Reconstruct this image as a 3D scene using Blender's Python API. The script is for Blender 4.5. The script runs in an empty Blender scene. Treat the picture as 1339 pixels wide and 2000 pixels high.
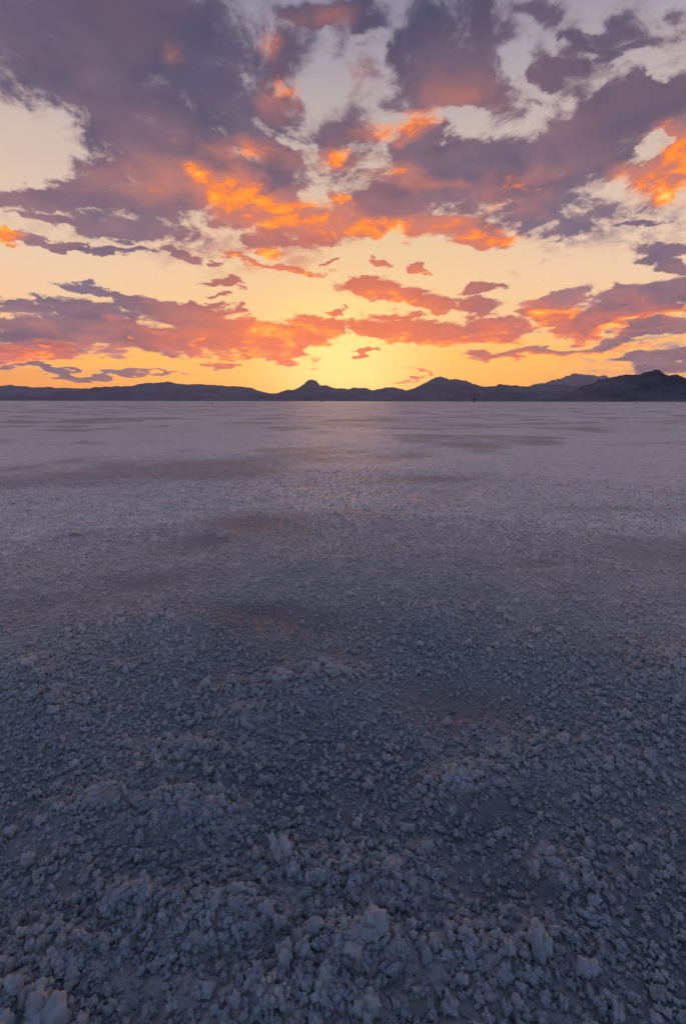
import bpy, math, os
import numpy as np
from mathutils import Vector, Matrix

R = math.radians
scene = bpy.context.scene
col = scene.collection

# ------------------------------------------------------------------ camera
EYE = 0.5                      # tripod height in metres
FPX = 16.0 / 36.0 * 2000.0     # focal length in pixels of the 2000 px high photo
HOR = 783.8
PITCH = math.atan((1000.0 - HOR) / FPX)
ROLL = R(0.10)
cd = bpy.data.cameras.new("camera")
cam = bpy.data.objects.new("camera", cd)
col.objects.link(cam)
cd.sensor_fit = 'VERTICAL'
cd.sensor_height = 36.0
cd.sensor_width = 24.0
cd.lens = 16.0
cd.clip_start = 0.02
cd.clip_end = 200000.0
cam.matrix_world = Matrix.Translation((0, 0, EYE)) @ Matrix.Rotation(R(90) - PITCH, 4, 'X') @ Matrix.Rotation(ROLL, 4, 'Z')
scene.camera = cam


def pdir(px, py):
    """unit direction in the world seen at a point of the photo"""
    u = (px - 669.5) / FPX
    v = (1000.0 - py) / FPX
    c, s = math.cos(ROLL), math.sin(ROLL)
    u, v = c * u - s * v, s * u + c * v
    d = Vector((u, math.cos(PITCH) + v * math.sin(PITCH), -math.sin(PITCH) + v * math.cos(PITCH)))
    return d.normalized()


def azel(px, py):
    d = pdir(px, py)
    return math.atan2(d.x, d.y), math.asin(d.z)


def gpt(px, py):
    """point of the flat ground seen at a point of the photo"""
    d = pdir(px, py)
    k = -EYE / d.z
    return d.x * k, d.y * k


# ------------------------------------------------------------------ view
scene.view_settings.view_transform = 'Standard'
scene.view_settings.look = 'None'
scene.view_settings.exposure = 0.08
scene.view_settings.gamma = 1.0
scene.cycles.use_denoising = True
scene.cycles.max_bounces = 5
scene.cycles.diffuse_bounces = 3
scene.cycles.glossy_bounces = 2
scene.cycles.volume_bounces = 0

SUN_AZ, SUN_EL = azel(668, 722)

# ------------------------------------------------------------------ sky
world = bpy.data.worlds.new("World")
scene.world = world
world.use_nodes = True
wt = world.node_tree
wt.nodes.clear()


class NG:
    def __init__(self, tree):
        self.t = tree

    def node(self, kind, **kw):
        n = self.t.nodes.new(kind)
        for k, v in kw.items():
            setattr(n, k, v)
        return n

    def put(self, sock, v):
        if v is None:
            return
        if isinstance(v, bpy.types.NodeSocket):
            self.t.links.new(v, sock)
        else:
            if isinstance(v, (tuple, list)) and sock.type == 'RGBA' and len(v) == 3:
                v = (*v, 1.0)
            sock.default_value = v

    def m(self, op, a, b=None, c=None, clamp=False):
        n = self.node('ShaderNodeMath', operation=op, use_clamp=clamp)
        self.put(n.inputs[0], a); self.put(n.inputs[1], b); self.put(n.inputs[2], c)
        return n.outputs[0]

    def vm(self, op, a, b=None, scale=None):
        n = self.node('ShaderNodeVectorMath', operation=op)
        self.put(n.inputs[0], a); self.put(n.inputs[1], b)
        if scale is not None:
            self.put(n.inputs['Scale'], scale)
        return n.outputs['Value' if op in ('LENGTH', 'DOT_PRODUCT', 'DISTANCE') else 'Vector']

    def xyz(self, x, y, z=0.0):
        n = self.node('ShaderNodeCombineXYZ')
        self.put(n.inputs[0], x); self.put(n.inputs[1], y); self.put(n.inputs[2], z)
        return n.outputs[0]

    def sep(self, v):
        n = self.node('ShaderNodeSeparateXYZ')
        self.put(n.inputs[0], v)
        return n.outputs

    def noise(self, v, scale, detail=4.0, rough=0.5, lac=2.0, dist=0.0, color=False):
        n = self.node('ShaderNodeTexNoise')
        self.put(n.inputs['Vector'], v)
        self.put(n.inputs['Scale'], scale)
        n.inputs['Detail'].default_value = detail
        n.inputs['Roughness'].default_value = rough
        n.inputs['Lacunarity'].default_value = lac
        n.inputs['Distortion'].default_value = dist
        return n.outputs['Color' if color else 0]

    def mr(self, v, a, b, c=0.0, d=1.0, smooth=False):
        n = self.node('ShaderNodeMapRange', clamp=True)
        n.interpolation_type = 'SMOOTHSTEP' if smooth else 'LINEAR'
        for i, q in enumerate((v, a, b, c, d)):
            self.put(n.inputs[i], q)
        return n.outputs[0]

    def mix(self, f, a, b, blend='MIX'):
        n = self.node('ShaderNodeMix', data_type='RGBA', blend_type=blend, clamp_factor=True)
        self.put(n.inputs[0], f); self.put(n.inputs[6], a); self.put(n.inputs[7], b)
        return n.outputs[2]

    def ramp(self, v, stops, interp='LINEAR'):
        n = self.node('ShaderNodeValToRGB')
        cr = n.color_ramp
        cr.interpolation = interp
        while len(cr.elements) < len(stops):
            cr.elements.new(0.5)
        for e, (p, c) in zip(cr.elements, stops):
            e.position = p
        for e, (p, c) in zip(cr.elements, stops):
            e.color = (*c, 1.0)
        self.put(n.inputs[0], v)
        return n.outputs[0]


def lin(r, g, b):
    f = lambda c: c / 12.92 if c <= 0.04045 else ((c + 0.055) / 1.055) ** 2.4
    return (f(r / 255), f(g / 255), f(b / 255))


W = NG(wt)


def ell_map(px, py, rx, ry, ang):
    """mean angular position, size and turn of an elliptical patch of cloud"""
    a0, e0 = azel(px, py)
    ax, ex = azel(px + 1, py)
    ay, ey = azel(px, py - 1)
    J = np.array([[ax - a0, ay - a0], [ex - e0, ey - e0]])
    t = R(ang)
    Rm = np.array([[math.cos(t), -math.sin(t)], [math.sin(t), math.cos(t)]])
    A = J @ Rm @ np.diag([rx, ry])
    U, S, Vt = np.linalg.svd(A)
    return (a0, e0), math.atan2(U[1, 0], U[0, 0]), S


def patches(P, lst, soft, weights=False):
    """largest of many soft elliptical patches"""
    acc = None
    for e in lst:
        px, py, rx, ry = e[:4]
        ang = e[4] if len(e) > 4 else 0.0
        (a0, e0), th, S = ell_map(px, py, rx, ry, ang)
        mp = W.node('ShaderNodeMapping', vector_type='TEXTURE')
        W.put(mp.inputs['Vector'], P)
        mp.inputs['Location'].default_value = (a0, e0, 0)
        mp.inputs['Rotation'].default_value = (0, 0, th)
        mp.inputs['Scale'].default_value = (S[0] * soft, S[1] * soft, 1)
        g = W.node('ShaderNodeTexGradient', gradient_type='SPHERICAL')
        W.put(g.inputs[0], mp.outputs[0])
        v = g.outputs[1]
        if weights and len(e) > 5 and e[5] != 1.0:
            v = W.m('MULTIPLY', v, e[5])
        acc = v if acc is None else W.m('MAXIMUM', acc, v)
    return acc


# where the clouds stand in the sky: x, y, half width, half height, tilt
CLOUDS = [
    (230, 110, 330, 170), (430, 200, 165, 160), (70, 60, 190, 130), (330, 270, 230, 110, -20), (500, 250, 90, 90, -30),
    (110, 385, 230, 40), (330, 350, 200, 80), (480, 300, 130, 80), (555, 340, 120, 85, -20), (500, 405, 130, 55, -10),
    (590, 430, 90, 40), (520, 462, 50, 26), (200, 452, 85, 20, -12), (165, 487, 150, 9, -4), (350, 492, 52, 13, -12),
    (545, 520, 105, 9, -7), (518, 490, 34, 9, -5), (25, 478, 34, 8, -20), (420, 512, 26, 10), (440, 553, 32, 9, -8),
    (110, 440, 100, 16, -10),
    (870, 80, 130, 150), (900, 180, 110, 75), (800, 130, 65, 110), (640, 12, 115, 34), (790, 215, 50, 35),
    (835, 320, 130, 50), (810, 280, 75, 35, 15), (760, 400, 120, 48), (960, 330, 190, 95), (1050, 380, 120, 60, 25),
    (1130, 290, 150, 80), (1210, 215, 150, 62, 15), (1290, 170, 90, 42), (1085, 130, 75, 42, -10, .8), (1045, 190, 60, 26, 0, .7),
    (1215, 60, 100, 52, 0, .62), (1240, 100, 110, 26, 0, .65), (1318, 52, 50, 34, 30, .7), (1120, 50, 80, 50, 0, .5), (880, 450, 120, 36), (940, 468, 62, 24),
    (700, 440, 80, 32), (1285, 330, 90, 62, -15), (1330, 260, 60, 70), (1025, 425, 22, 25), (990, 60, 70, 100, 0, .6), (1150, 110, 200, 105, 0, .58), (655, 250, 120, 130, 0, .56), (640, 420, 150, 60, 0, .8), (1180, 400, 150, 60, 10, .5), (560, 130, 90, 120, 0, .62), (900, 350, 330, 115, 0, .72), (615, 340, 130, 110, 0, .68), (1010, 190, 120, 80, 0, .6), (720, 50, 110, 60, 0, .62), (250, 440, 200, 40, -6, .62), (1060, 15, 110, 40, 0, .7),
    (1120, 437, 70, 30, 20, .62), (1255, 440, 90, 10, 2, .7), (670, 280, 80, 65, 0, .62), (640, 350, 65, 60, 0, .6),
    (1290, 492, 80, 20, 6), (1325, 518, 40, 18), (1290, 575, 95, 34, 12), (1210, 605, 120, 30, 8), (1085, 590, 75, 20, 14),
    (1110, 620, 80, 20), (800, 648, 140, 30, -2), (960, 645, 140, 27, 4), (925, 600, 62, 22), (937, 560, 48, 11, 6),
    (760, 574, 110, 20, -8), (830, 590, 50, 18), (1190, 632, 170, 18, 7), (1060, 686, 170, 11, 5), (1265, 648, 90, 12, 8),
    (1290, 705, 110, 20, 4), (1190, 665, 80, 8, 5),
    (140, 640, 200, 46), (330, 648, 150, 48), (470, 655, 130, 40, -3), (590, 650, 75, 30, 8), (525, 690, 95, 22),
    (55, 592, 95, 13, -4), (200, 580, 110, 13, -12), (300, 602, 90, 10, -4), (380, 606, 60, 8), (60, 688, 120, 20), (190, 730, 190, 4.5, -2),
    (60, 718, 70, 6, -3), (432, 583, 17, 6), (457, 607, 17, 9), (660, 606, 18, 12), (655, 634, 20, 14),
    (747, 518, 27, 8, -18), (812, 530, 20, 8, 12), (642, 507, 16, 5, 8), (430, 712, 40, 6, -5), (822, 731, 21, 4), (795, 743, 27, 2),
    (715, 688, 22, 8, 8), (1150, 575, 14, 10), (1222, 574, 22, 16), (700, 95, 80, 34, 0, .55), (620, 130, 50, 34, 0, .5), (560, 200, 60, 90, 0, .62),
]
# thin veils
VEILS = [(690, 150, 70, 45), (620, 230, 60, 60), (1060, 90, 120, 90), (1290, 80, 70, 80), (500, 440, 170, 60), (1000, 240, 90, 50),
         (60, 200, 110, 26, -20), (1200, 450, 140, 40), (240, 420, 200, 50), (1290, 400, 80, 40), (650, 300, 110, 130), (1250, 690, 130, 45), (450, 490, 150, 40, -6),
         (1000, 120, 120, 100), (560, 60, 90, 60)]
# openings
HOLES = [(50, 285, 105, 58, -5), (460, 305, 38, 16, -20), (640, 200, 44, 62), (720, 100, 38, 28), (540, 260, 50, 13, -35), (1050, 160, 46, 22), (1035, 195, 40, 26), (1130, 90, 46, 16, -20),
         (1262, 268, 14, 22), (905, 248, 60, 17, -8), (590, 300, 34, 12, -40), (305, 628, 32, 11, -4), (1060, 638, 28, 14, -20), (1010, 110, 26, 34), (1245, 130, 50, 12), (612, 370, 26, 45, 20), (1180, 30, 22, 14)]
# where the sun reaches the cloud: + tilt, strength
LIT = [(440, 372, 85, 42, -22, 1.25), (570, 425, 125, 36, -6, 1.2), (520, 492, 34, 11, -5, 1.1), (650, 322, 46, 22, 0, .85), (765, 262, 75, 20, 15, 1.1),
       (725, 450, 115, 24, 0, 1.15), (860, 450, 66, 22, 12, 1.25), (945, 470, 66, 22, 8, 1.05), (800, 470, 120, 14, 0, 1.1), (1290, 345, 85, 40, -12, 1.3), (1310, 290, 60, 60, 0, .9),
       (528, 80, 24, 40, 0, .66), (335, 100, 30, 44, 10, .48), (690, 165, 60, 40, 0, .42), (665, 398, 24, 14, 0, 1.1), (480, 300, 130, 30, -12, .62), (560, 180, 60, 80, 0, .42),
       (560, 655, 130, 48, 4, 1.0), (390, 670, 100, 36, 0, .62), (750, 668, 130, 24, -4, 1.15), (1085, 615, 62, 26, -8, .95), (1200, 640, 150, 9, 8, 1.1),
       (900, 668, 150, 17, 2, 1.0), (750, 586, 120, 17, -8, 1.0), (1060, 696, 180, 9, 5, 1.0), (60, 695, 130, 22, 0, .8), (550, 524, 110, 12, -7, .95), (25, 478, 40, 12, -20, 1.1),
       (100, 505, 14, 5, 0, 1.0), (747, 520, 30, 9, -18, .95), (812, 533, 22, 9, 12, .95), (660, 606, 22, 16, 0, .7), (960, 655, 90, 24, 4, .7), (820, 345, 190, 22, -8, .62), (980, 370, 120, 50, 0, .55),
       (640, 20, 130, 40, 0, .4), (900, 200, 110, 60, 0, .4), (1320, 620, 90, 20, 8, .6), (330, 350, 160, 50, 0, .45), (822, 731, 24, 5, 0, .9), (120, 680, 220, 12, 0, .6), (500, 700, 110, 14, 2, 1.15), (640, 665, 430, 36, 0, .72), (1050, 640, 240, 40, 6, .62)]

tc = W.node('ShaderNodeTexCoord')
dirv = W.vm('NORMALIZE', tc.outputs['Generated'])
dx, dy, dz = W.sep(dirv)
az = W.m('ARCTAN2', dx, dy)
el = W.m('ARCSINE', dz)
P0 = W.xyz(az, el)
zz = W.m('ADD', W.m('MAXIMUM', dz, 0.0), 0.22)
Q = W.xyz(W.m('DIVIDE', dx, zz), W.m('DIVIDE', dy, zz))
# the air stirs the outlines
wn = W.vm('SUBTRACT', W.noise(Q, 3.0, 2.0, 0.55, color=True), (0.5, 0.5, 0.5))
Pw = W.vm('ADD', P0, W.vm('MULTIPLY', wn, (0.11, 0.065, 0.0)))
wn2 = W.vm('SUBTRACT', W.noise(Q, 9.0, 4.0, 0.65, color=True), (0.5, 0.5, 0.5))
hi = W.mr(el, 0.02, 0.45, 0.55, 1.0)
Pw = W.vm('ADD', Pw, W.vm('MULTIPLY', wn2, W.vm('SCALE', (0.075, 0.05, 0.0), scale=hi)))
Qw = W.vm('ADD', Q, W.vm('SCALE', wn, scale=0.22))

D = W.mr(patches(Pw, CLOUDS, 1.30, True), 0.02, 0.60, 0.0, 1.35)
V = W.mr(patches(Pw, VEILS, 1.5), 0.0, 0.6)
H = W.mr(patches(Pw, HOLES, 1.5), 0.05, 0.5)
n_big = W.noise(Qw, 3.6, 7.0, 0.56)
n_fine = W.noise(Qw, 12.0, 8.0, 0.68)
# beyond the part of the sky in the photo the cover goes on at random
aaz = W.m('ABSOLUTE', az)
outer = W.m('MAXIMUM', W.mr(aaz, 0.66, 0.85, smooth=True), W.mr(el, 0.60, 0.75, smooth=True))
D = W.m('ADD', W.m('MULTIPLY', D, W.m('SUBTRACT', 1.0, outer)), W.m('MULTIPLY', outer, 0.62))
nn = W.m('ADD', W.m('MULTIPLY', W.m('SUBTRACT', n_big, 0.5), 1.9), W.m('MULTIPLY', W.m('SUBTRACT', n_fine, 0.5), 2.7))
nn = W.m('MULTIPLY', nn, W.mr(el, 0.08, 0.30, 0.64, 1.0))
dens = W.m('ADD', D, nn)
dens = W.m('SUBTRACT', dens, W.m('MULTIPLY', H, 0.55))
alpha = W.mr(dens, W.mr(el, 0.10, 0.50, 0.30, 0.14), W.mr(el, 0.10, 0.50, 0.76, 1.15), smooth=True)
veil = W.m('MULTIPLY', V, W.mr(W.m('SUBTRACT', W.m('ADD', n_fine, W.m('MULTIPLY', nn, 0.6)), W.m('MULTIPLY', H, 0.3)), 0.30, 0.74))
alpha = W.m('MAXIMUM', alpha, W.m('MULTIPLY', veil, 0.9))
thick = W.mr(dens, 0.45, 1.15)

# clear sky
eln = W.mr(el, -0.02, 0.70)   # 0 .. 1 up to 40 degrees
sky = W.ramp(eln, [(0.00, lin(255, 142, 8)), (0.075, lin(255, 160, 18)), (0.15, lin(255, 178, 48)), (0.24, lin(240, 192, 138)), (0.34, lin(232, 196, 160)),
                   (0.50, lin(214, 188, 166)), (0.66, lin(190, 174, 168)), (0.80, lin(158, 150, 160)), (0.9, lin(128, 128, 150)), (1.0, lin(104, 110, 138))])
sdv = W.vm('SUBTRACT', P0, (SUN_AZ, SUN_EL + 0.03, 0))
sd = W.vm('LENGTH', W.vm('MULTIPLY', sdv, (1.0, 1.5, 1.0)))
sky = W.mix(W.mr(sd, 0.62, 0.10, 0.0, 0.38, smooth=True), sky, lin(255, 200, 78))
sky = W.mix(W.mr(sd, 0.26, 0.0, 0.0, 0.9, smooth=True), sky, lin(255, 228, 130))
# away from the sunset the sky is dusky blue
back = W.mr(dy, 0.62, -0.35, smooth=True)
dusk = W.ramp(eln, [(0.0, lin(120, 112, 138)), (0.3, lin(140, 157, 190)), (1.0, lin(106, 116, 154))])
over = W.mr(el, 0.62, 1.1, smooth=True)
sky = W.mix(W.m('MAXIMUM', back, over), sky, dusk)

# cloud
body = W.ramp(eln, [(0.0, lin(165, 92, 62)), (0.12, lin(98, 70, 76)), (0.25, lin(104, 82, 98)), (0.45, lin(112, 92, 108)), (0.62, lin(90, 78, 98)), (0.85, lin(70, 68, 92)), (1.0, lin(60, 64, 90))])
body_b = W.ramp(eln, [(0.0, lin(176, 108, 70)), (0.12, lin(118, 84, 86)), (0.25, lin(130, 100, 106)), (0.5, lin(142, 112, 118)), (0.8, lin(92, 84, 106)), (1.0, lin(76, 78, 104))])
n_sh = W.noise(W.vm('ADD', Qw, (3.1, 7.7, 0.0)), 6.0, 5.0, 0.55)
body = W.mix(W.mr(W.m('SUBTRACT', n_sh, W.m('MULTIPLY', thick, 0.10)), 0.30, 0.62), body, body_b)
n_m = W.noise(W.vm('ADD', Qw, (1.7, 4.4, 0.0)), 1.9, 3.0, 0.5)
body = W.mix(W.mr(n_m, 0.45, 0.66, 0.0, 0.75), body, W.mix(W.mr(el, 0.25, 0.60), lin(158, 112, 112), lin(108, 88, 104)))
body = W.mix(W.mr(n_m, 0.47, 0.32, 0.0, 0.6), body, W.mix(W.mr(el, 0.20, 0.60), lin(118, 104, 122), lin(78, 78, 104)))
body = W.mix(W.mr(thick, 0.60, 0.0, 0.0, 0.5), body, W.mix(W.mr(el, 0.2, 0.6), lin(214, 176, 156), lin(160, 148, 156)))
body = W.mix(W.mr(sd, 0.52, 0.05, 0.0, 0.85, smooth=True), body, lin(234, 106, 20))
dcl = W.mix(W.mr(n_sh, 0.35, 0.65), lin(80, 92, 116), lin(110, 118, 144))
body = W.mix(W.m('MAXIMUM', back, over), body, dcl)

G = W.mr(patches(Pw, LIT, 1.75, True), 0.0, 0.85)
z2 = W.m('ADD', W.m('MAXIMUM', dz, 0.0), 0.30)
Q2 = W.vm('ADD', W.xyz(W.m('DIVIDE', dx, z2), W.m('DIVIDE', dy, z2)), W.vm('SCALE', wn, scale=0.25))
n_lit = W.noise(W.vm('ADD', Q2, (9.4, 1.3, 0.0)), 12.0, 7.0, 0.60)
gsoft = W.m('MULTIPLY', W.m('ADD', G, W.m('MULTIPLY', W.m('SUBTRACT', n_sh, 0.5), 1.0)), W.mr(G, 0.0, 0.25))
cloud = W.mix(W.mr(gsoft, 0.12, 0.95, 0.0, 0.72, smooth=True), body, W.mix(W.mr(el, 0.05, 0.35), lin(240, 100, 14), lin(212, 124, 92)))
gl = W.m('ADD', W.m('MULTIPLY', G, 1.1), W.m('MULTIPLY', W.m('SUBTRACT', n_lit, 0.53), 2.9))
gl = W.m('MULTIPLY', gl, W.mr(G, 0.05, 0.3))
gl = W.m('ADD', gl, W.mr(thick, 0.0, 0.9, 0.10, -0.14))
k = W.mr(gl, 0.52, 1.45)
lit_c = W.ramp(k, [(0.0, lin(236, 114, 48)), (0.3, lin(248, 124, 26)), (0.6, lin(255, 145, 20)), (0.8, lin(255, 172, 36)), (1.0, lin(255, 202, 84))])
cloud = W.mix(W.mr(k, 0.0, 0.5, smooth=True), cloud, lit_c)
colr = W.mix(alpha, sky, cloud)
colr = W.vm('SCALE', colr, scale=W.m('EXPONENT', W.m('MULTIPLY', W.m('MINIMUM', W.m('DIVIDE', 0.072, W.m('MAXIMUM', dz, 0.01)), 1.2), 0.85)))
below = W.mr(el, -0.03, -0.005)
colr = W.mix(W.m('SUBTRACT', 1.0, below), colr, lin(90, 80, 90))

# physical sky of the same low sun adds its share of blue light
nish = W.node('ShaderNodeTexSky', sky_type='NISHITA')
nish.sun_disc = False
nish.sun_elevation = SUN_EL
nish.sun_rotation = SUN_AZ
nish.altitude = 1280.0
bg1 = W.node('ShaderNodeBackground'); W.put(bg1.inputs[0], colr); bg1.inputs[1].default_value = 1.0
bg2 = W.node('ShaderNodeBackground'); W.put(bg2.inputs[0], nish.outputs[0]); bg2.inputs[1].default_value = 0.004
ad = W.node('ShaderNodeAddShader')
wt.links.new(bg1.outputs[0], ad.inputs[0]); wt.links.new(bg2.outputs[0], ad.inputs[1])
wo = W.node('ShaderNodeOutputWorld')
wt.links.new(ad.outputs[0], wo.inputs['Surface'])
world.cycles.sampling_method = 'MANUAL'
world.cycles.sample_map_resolution = 512

# ------------------------------------------------------------------ sun (low, behind cloud)
sl = bpy.data.lights.new("sun", 'SUN')
sl.energy = 0.9
sl.angle = R(12)
sl.color = (1.0, 0.50, 0.24)
so = bpy.data.objects.new("sun", sl)
col.objects.link(so)
se = R(3.2)
sd_ = Vector((math.sin(SUN_AZ) * math.cos(se), math.cos(SUN_AZ) * math.cos(se), math.sin(se)))
so.rotation_euler = sd_.to_track_quat('Z', 'Y').to_euler()
so.location = (0, 0, 50)


# ------------------------------------------------------------------ numpy noise
def _hash(ix, iy, seed):
    h = (ix.astype(np.int64) * 374761393 + iy.astype(np.int64) * 668265263 + seed * 1442695041) & 0xFFFFFFFF
    h = ((h ^ (h >> 13)) * 1274126177) & 0xFFFFFFFF
    h = ((h ^ (h >> 16)) * 2246822519) & 0xFFFFFFFF
    return ((h ^ (h >> 15)) & 0xFFFFFF) / float(0xFFFFFF)


def vnoise(x, y, seed=0):
    ix = np.floor(x); iy = np.floor(y)
    fx = x - ix; fy = y - iy
    fx = fx * fx * fx * (fx * (fx * 6 - 15) + 10); fy = fy * fy * fy * (fy * (fy * 6 - 15) + 10)
    a = _hash(ix, iy, seed); b = _hash(ix + 1, iy, seed)
    c = _hash(ix, iy + 1, seed); d = _hash(ix + 1, iy + 1, seed)
    return (a + (b - a) * fx) * (1 - fy) + (c + (d - c) * fx) * fy


def fbm(x, y, oct=4, seed=0, gain=0.5, ridged=False):
    t = 0; amp = 1.0; tot = 0
    for i in range(oct):
        n = vnoise(x, y, seed + 17 * i)
        if ridged:
            n = 1 - np.abs(2 * n - 1)
        t = t + amp * n; tot += amp
        amp *= gain
        x, y = 1.94 * x + 0.53 * y + 7.1, 1.94 * y - 0.53 * x + 3.7
    return t / tot


def worley(x, y, seed=0):
    """distance to the nearest of one random point per cell"""
    ix = np.floor(x); iy = np.floor(y)
    best = np.full(x.shape, 9.0)
    for i in (-1, 0, 1):
        for j in (-1, 0, 1):
            cx = ix + i; cy = iy + j
            px = cx + _hash(cx, cy, seed); py = cy + _hash(cx, cy, seed + 91)
            best = np.minimum(best, (px - x) ** 2 + (py - y) ** 2)
    return np.sqrt(best)


def sstep(a, b, x):
    t = np.clip((x - a) / (b - a), 0, 1)
    return t * t * (3 - 2 * t)


# ------------------------------------------------------------------ salt crust relief
# heaped, coarser crust seen in the photo: pixel x, y, half width, half depth in px, turn, height (m), coarseness
HEAPS = [(560, 1345, 150, 34, 8, .012, .8), (470, 1400, 90, 40, 10, .010, .6), (370, 1485, 110, 40, 12, .014, .8), (370, 1590, 90, 34, 5, .018, 1.0),
         (270, 1770, 70, 40, 0, .012, 1.0), (430, 1800, 150, 50, 0, .014, 1.0), (690, 1860, 120, 50, 5, .020, 1.0), (905, 1535, 75, 36, 0, .024, 1.0),
         (1300, 1310, 70, 40, 0, .014, .9), (110, 1390, 70, 40, 0, .010, .6), (60, 1310, 50, 25, 0, .008, .6), (120, 1860, 110, 60, 0, .010, .8),
         (560, 1940, 160, 60, 0, .010, .9), (700, 1710, 200, 70, 0, .008, .6), (950, 1850, 150, 80, 0, .008, .6), (1090, 1710, 70, 30, -10, .008, .9),
         (200, 1570, 90, 24, 15, .010, .6), (850, 1200, 70, 22, 0, .010, .4), (320, 1215, 150, 24, 0, .010, .4), (30, 1960, 90, 70, 0, .010, .9),
         (1100, 1480, 200, 60, 0, .004, .5), (420, 1042, 50, 10, 0, .012, .3), (600, 1100, 400, 22, 3, .010, .1), (150, 1000, 300, 14, 4, .014, .1), (1100, 905, 300, 8, -2, .018, .1), (800, 1130, 250, 20, -3, .006, .1)]
# low damp pans, darker and finer
PANS = [(520, 1215, 150, 42, -4, 1.0), (500, 1030, 120, 34, 0, 1.0), (300, 1140, 120, 22, 8, .8), (840, 940, 140, 9, 0, .7), (560, 900, 160, 8, 0, .5), (160, 950, 200, 8, 0, .6),
        (900, 1370, 130, 46, 0, .7), (1000, 1590, 160, 60, 0, .5), (1080, 1110, 150, 12, 0, .6), (400, 1060, 110, 26, 10, .8), (100, 1180, 150, 20, 0, .5), (640, 1440, 60, 20, 0, .4),
        (1180, 1000, 200, 10, 0, .5), (960, 1730, 120, 40, 0, .5), (350, 940, 200, 8, 0, .5), (700, 1005, 160, 10, 0, .4)]


def _ground_frames(lst):
    out = []
    for e in lst:
        x0, y0 = gpt(e[0], e[1])
        ax, ay = gpt(e[0] + e[2] * math.cos(R(e[4])), e[1] - e[2] * math.sin(R(e[4])))
        bx, by = gpt(e[0] + e[3] * math.sin(R(e[4])), e[1] + e[3] * math.cos(R(e[4])))
        out.append(((x0, y0), np.linalg.inv(np.array([[ax - x0, bx - x0], [ay - y0, by - y0]])), e[5:]))
    return out


HF = _ground_frames(HEAPS)
PF = _ground_frames(PANS)


def field(x, y, frames, which):
    acc = np.zeros_like(x)
    for (x0, y0), M, w in frames:
        u = M[0, 0] * (x - x0) + M[0, 1] * (y - y0)
        v = M[1, 0] * (x - x0) + M[1, 1] * (y - y0)
        acc = np.maximum(acc, w[which] * np.exp(-1.1 * (u * u + v * v)))
    return acc


def coarse(x, y):
    wob = fbm(x * 9, y * 9, 3, 5) - 0.5
    c = 1.3 * field(x + 0.05 * wob, y - 0.05 * wob, HF, 1) + 0.24 * np.clip((fbm(x * 5, y * 5, 4, 40) - 0.5) * 4, 0, 1)
    c = c + 0.34 * (1 - sstep(0.28, 0.60, np.hypot(x + 0.12, y)))
    return np.clip(c + 0.5 * wob - 0.5 * pans(x, y), 0, 1.2)


def pans(x, y):
    r = np.hypot(x, y)
    wob = fbm(x * 4 / np.maximum(1, r), y * 4 / np.maximum(1, r), 4, 8) - 0.5
    p = field(x * (1 + 0.12 * wob), y * (1 + 0.12 * wob), PF, 0)
    broad = sstep(0.46, 0.74, fbm(x * 0.9 + 3, y * 0.9, 5, 77)) * sstep(1.0, 2.0, r)
    far = sstep(0.42, 0.78, fbm(x * 0.09 + 3, y * 0.14, 5, 78)) * sstep(6.0, 12.0, r)
    return np.clip(np.maximum(np.maximum(p + 0.6 * wob * (p > 0.05), 0.55 * broad), 0.2 * far), 0, 1)


def relief(x, y, detail=True):
    r = np.hypot(x, y)
    h = 0.030 * (fbm(x * 1.1, y * 1.1, 4, 3) - 0.5) * sstep(0.1, 1.5, r) + 0.10 * (fbm(x * 0.22, y * 0.22, 3, 21) - 0.5) * sstep(2, 10, r) * (1 - sstep(60, 400, r))
    h = h + field(x, y, HF, 0) * (0.7 + 0.9 * (fbm(x * 30, y * 30, 3, 60) - 0.3))
    h = h - 0.006 * pans(x, y)
    if detail:
        near = 1 - sstep(3.0, 12.0, r)
        c = coarse(x, y)
        w1 = 1 - np.clip(worley(x * 45, y * 45, 1), 0, 1)
        w2 = 1 - np.clip(worley(x * 110, y * 110, 2), 0, 1)
        w3 = 1 - np.clip(worley(x * 14, y * 14, 3), 0, 1)
        h = h + near * (w1 * (0.002 + 0.005 * c) + w2 * 0.0015)
        h = h + 0.012 * w3 * sstep(1.2, 3.0, r) * (1 - sstep(25, 60, r)) * (0.4 + fbm(x * 0.8, y * 0.8, 3, 90))
        h = h + 0.03 * (1 - np.clip(worley(x * 2.2, y * 2.2, 4), 0, 1)) ** 2 * sstep(3.0, 8.0, r) * (1 - sstep(60, 150, r)) * sstep(.4, .7, fbm(x * 0.3, y * 0.3, 3, 92))
    return h


# ------------------------------------------------------------------ helpers for meshes
def np_mesh(name, V, quads=None, tris=None, smooth=True):
    me = bpy.data.meshes.new(name)
    me.vertices.add(len(V))
    me.vertices.foreach_set('co', np.ascontiguousarray(V, dtype=np.float32).ravel())
    loops = []; starts = []; n = 0
    if quads is not None and len(quads):
        loops.append(quads.ravel()); starts.append(np.arange(len(quads)) * 4); n = len(quads) * 4
    if tris is not None and len(tris):
        loops.append(tris.ravel()); starts.append(n + np.arange(len(tris)) * 3)
    loops = np.concatenate(loops).astype(np.int32); starts = np.concatenate(starts).astype(np.int32)
    me.loops.add(len(loops)); me.loops.foreach_set('vertex_index', loops)
    me.polygons.add(len(starts)); me.polygons.foreach_set('loop_start', starts)
    me.update(calc_edges=True)
    if smooth:
        me.polygons.foreach_set('use_smooth', np.ones(len(starts), dtype=bool))
    return me


def put_attr(me, name, vals):
    a = me.attributes.new(name, 'FLOAT', 'POINT')
    a.data.foreach_set('value', np.ascontiguousarray(vals, dtype=np.float32).ravel())


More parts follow.
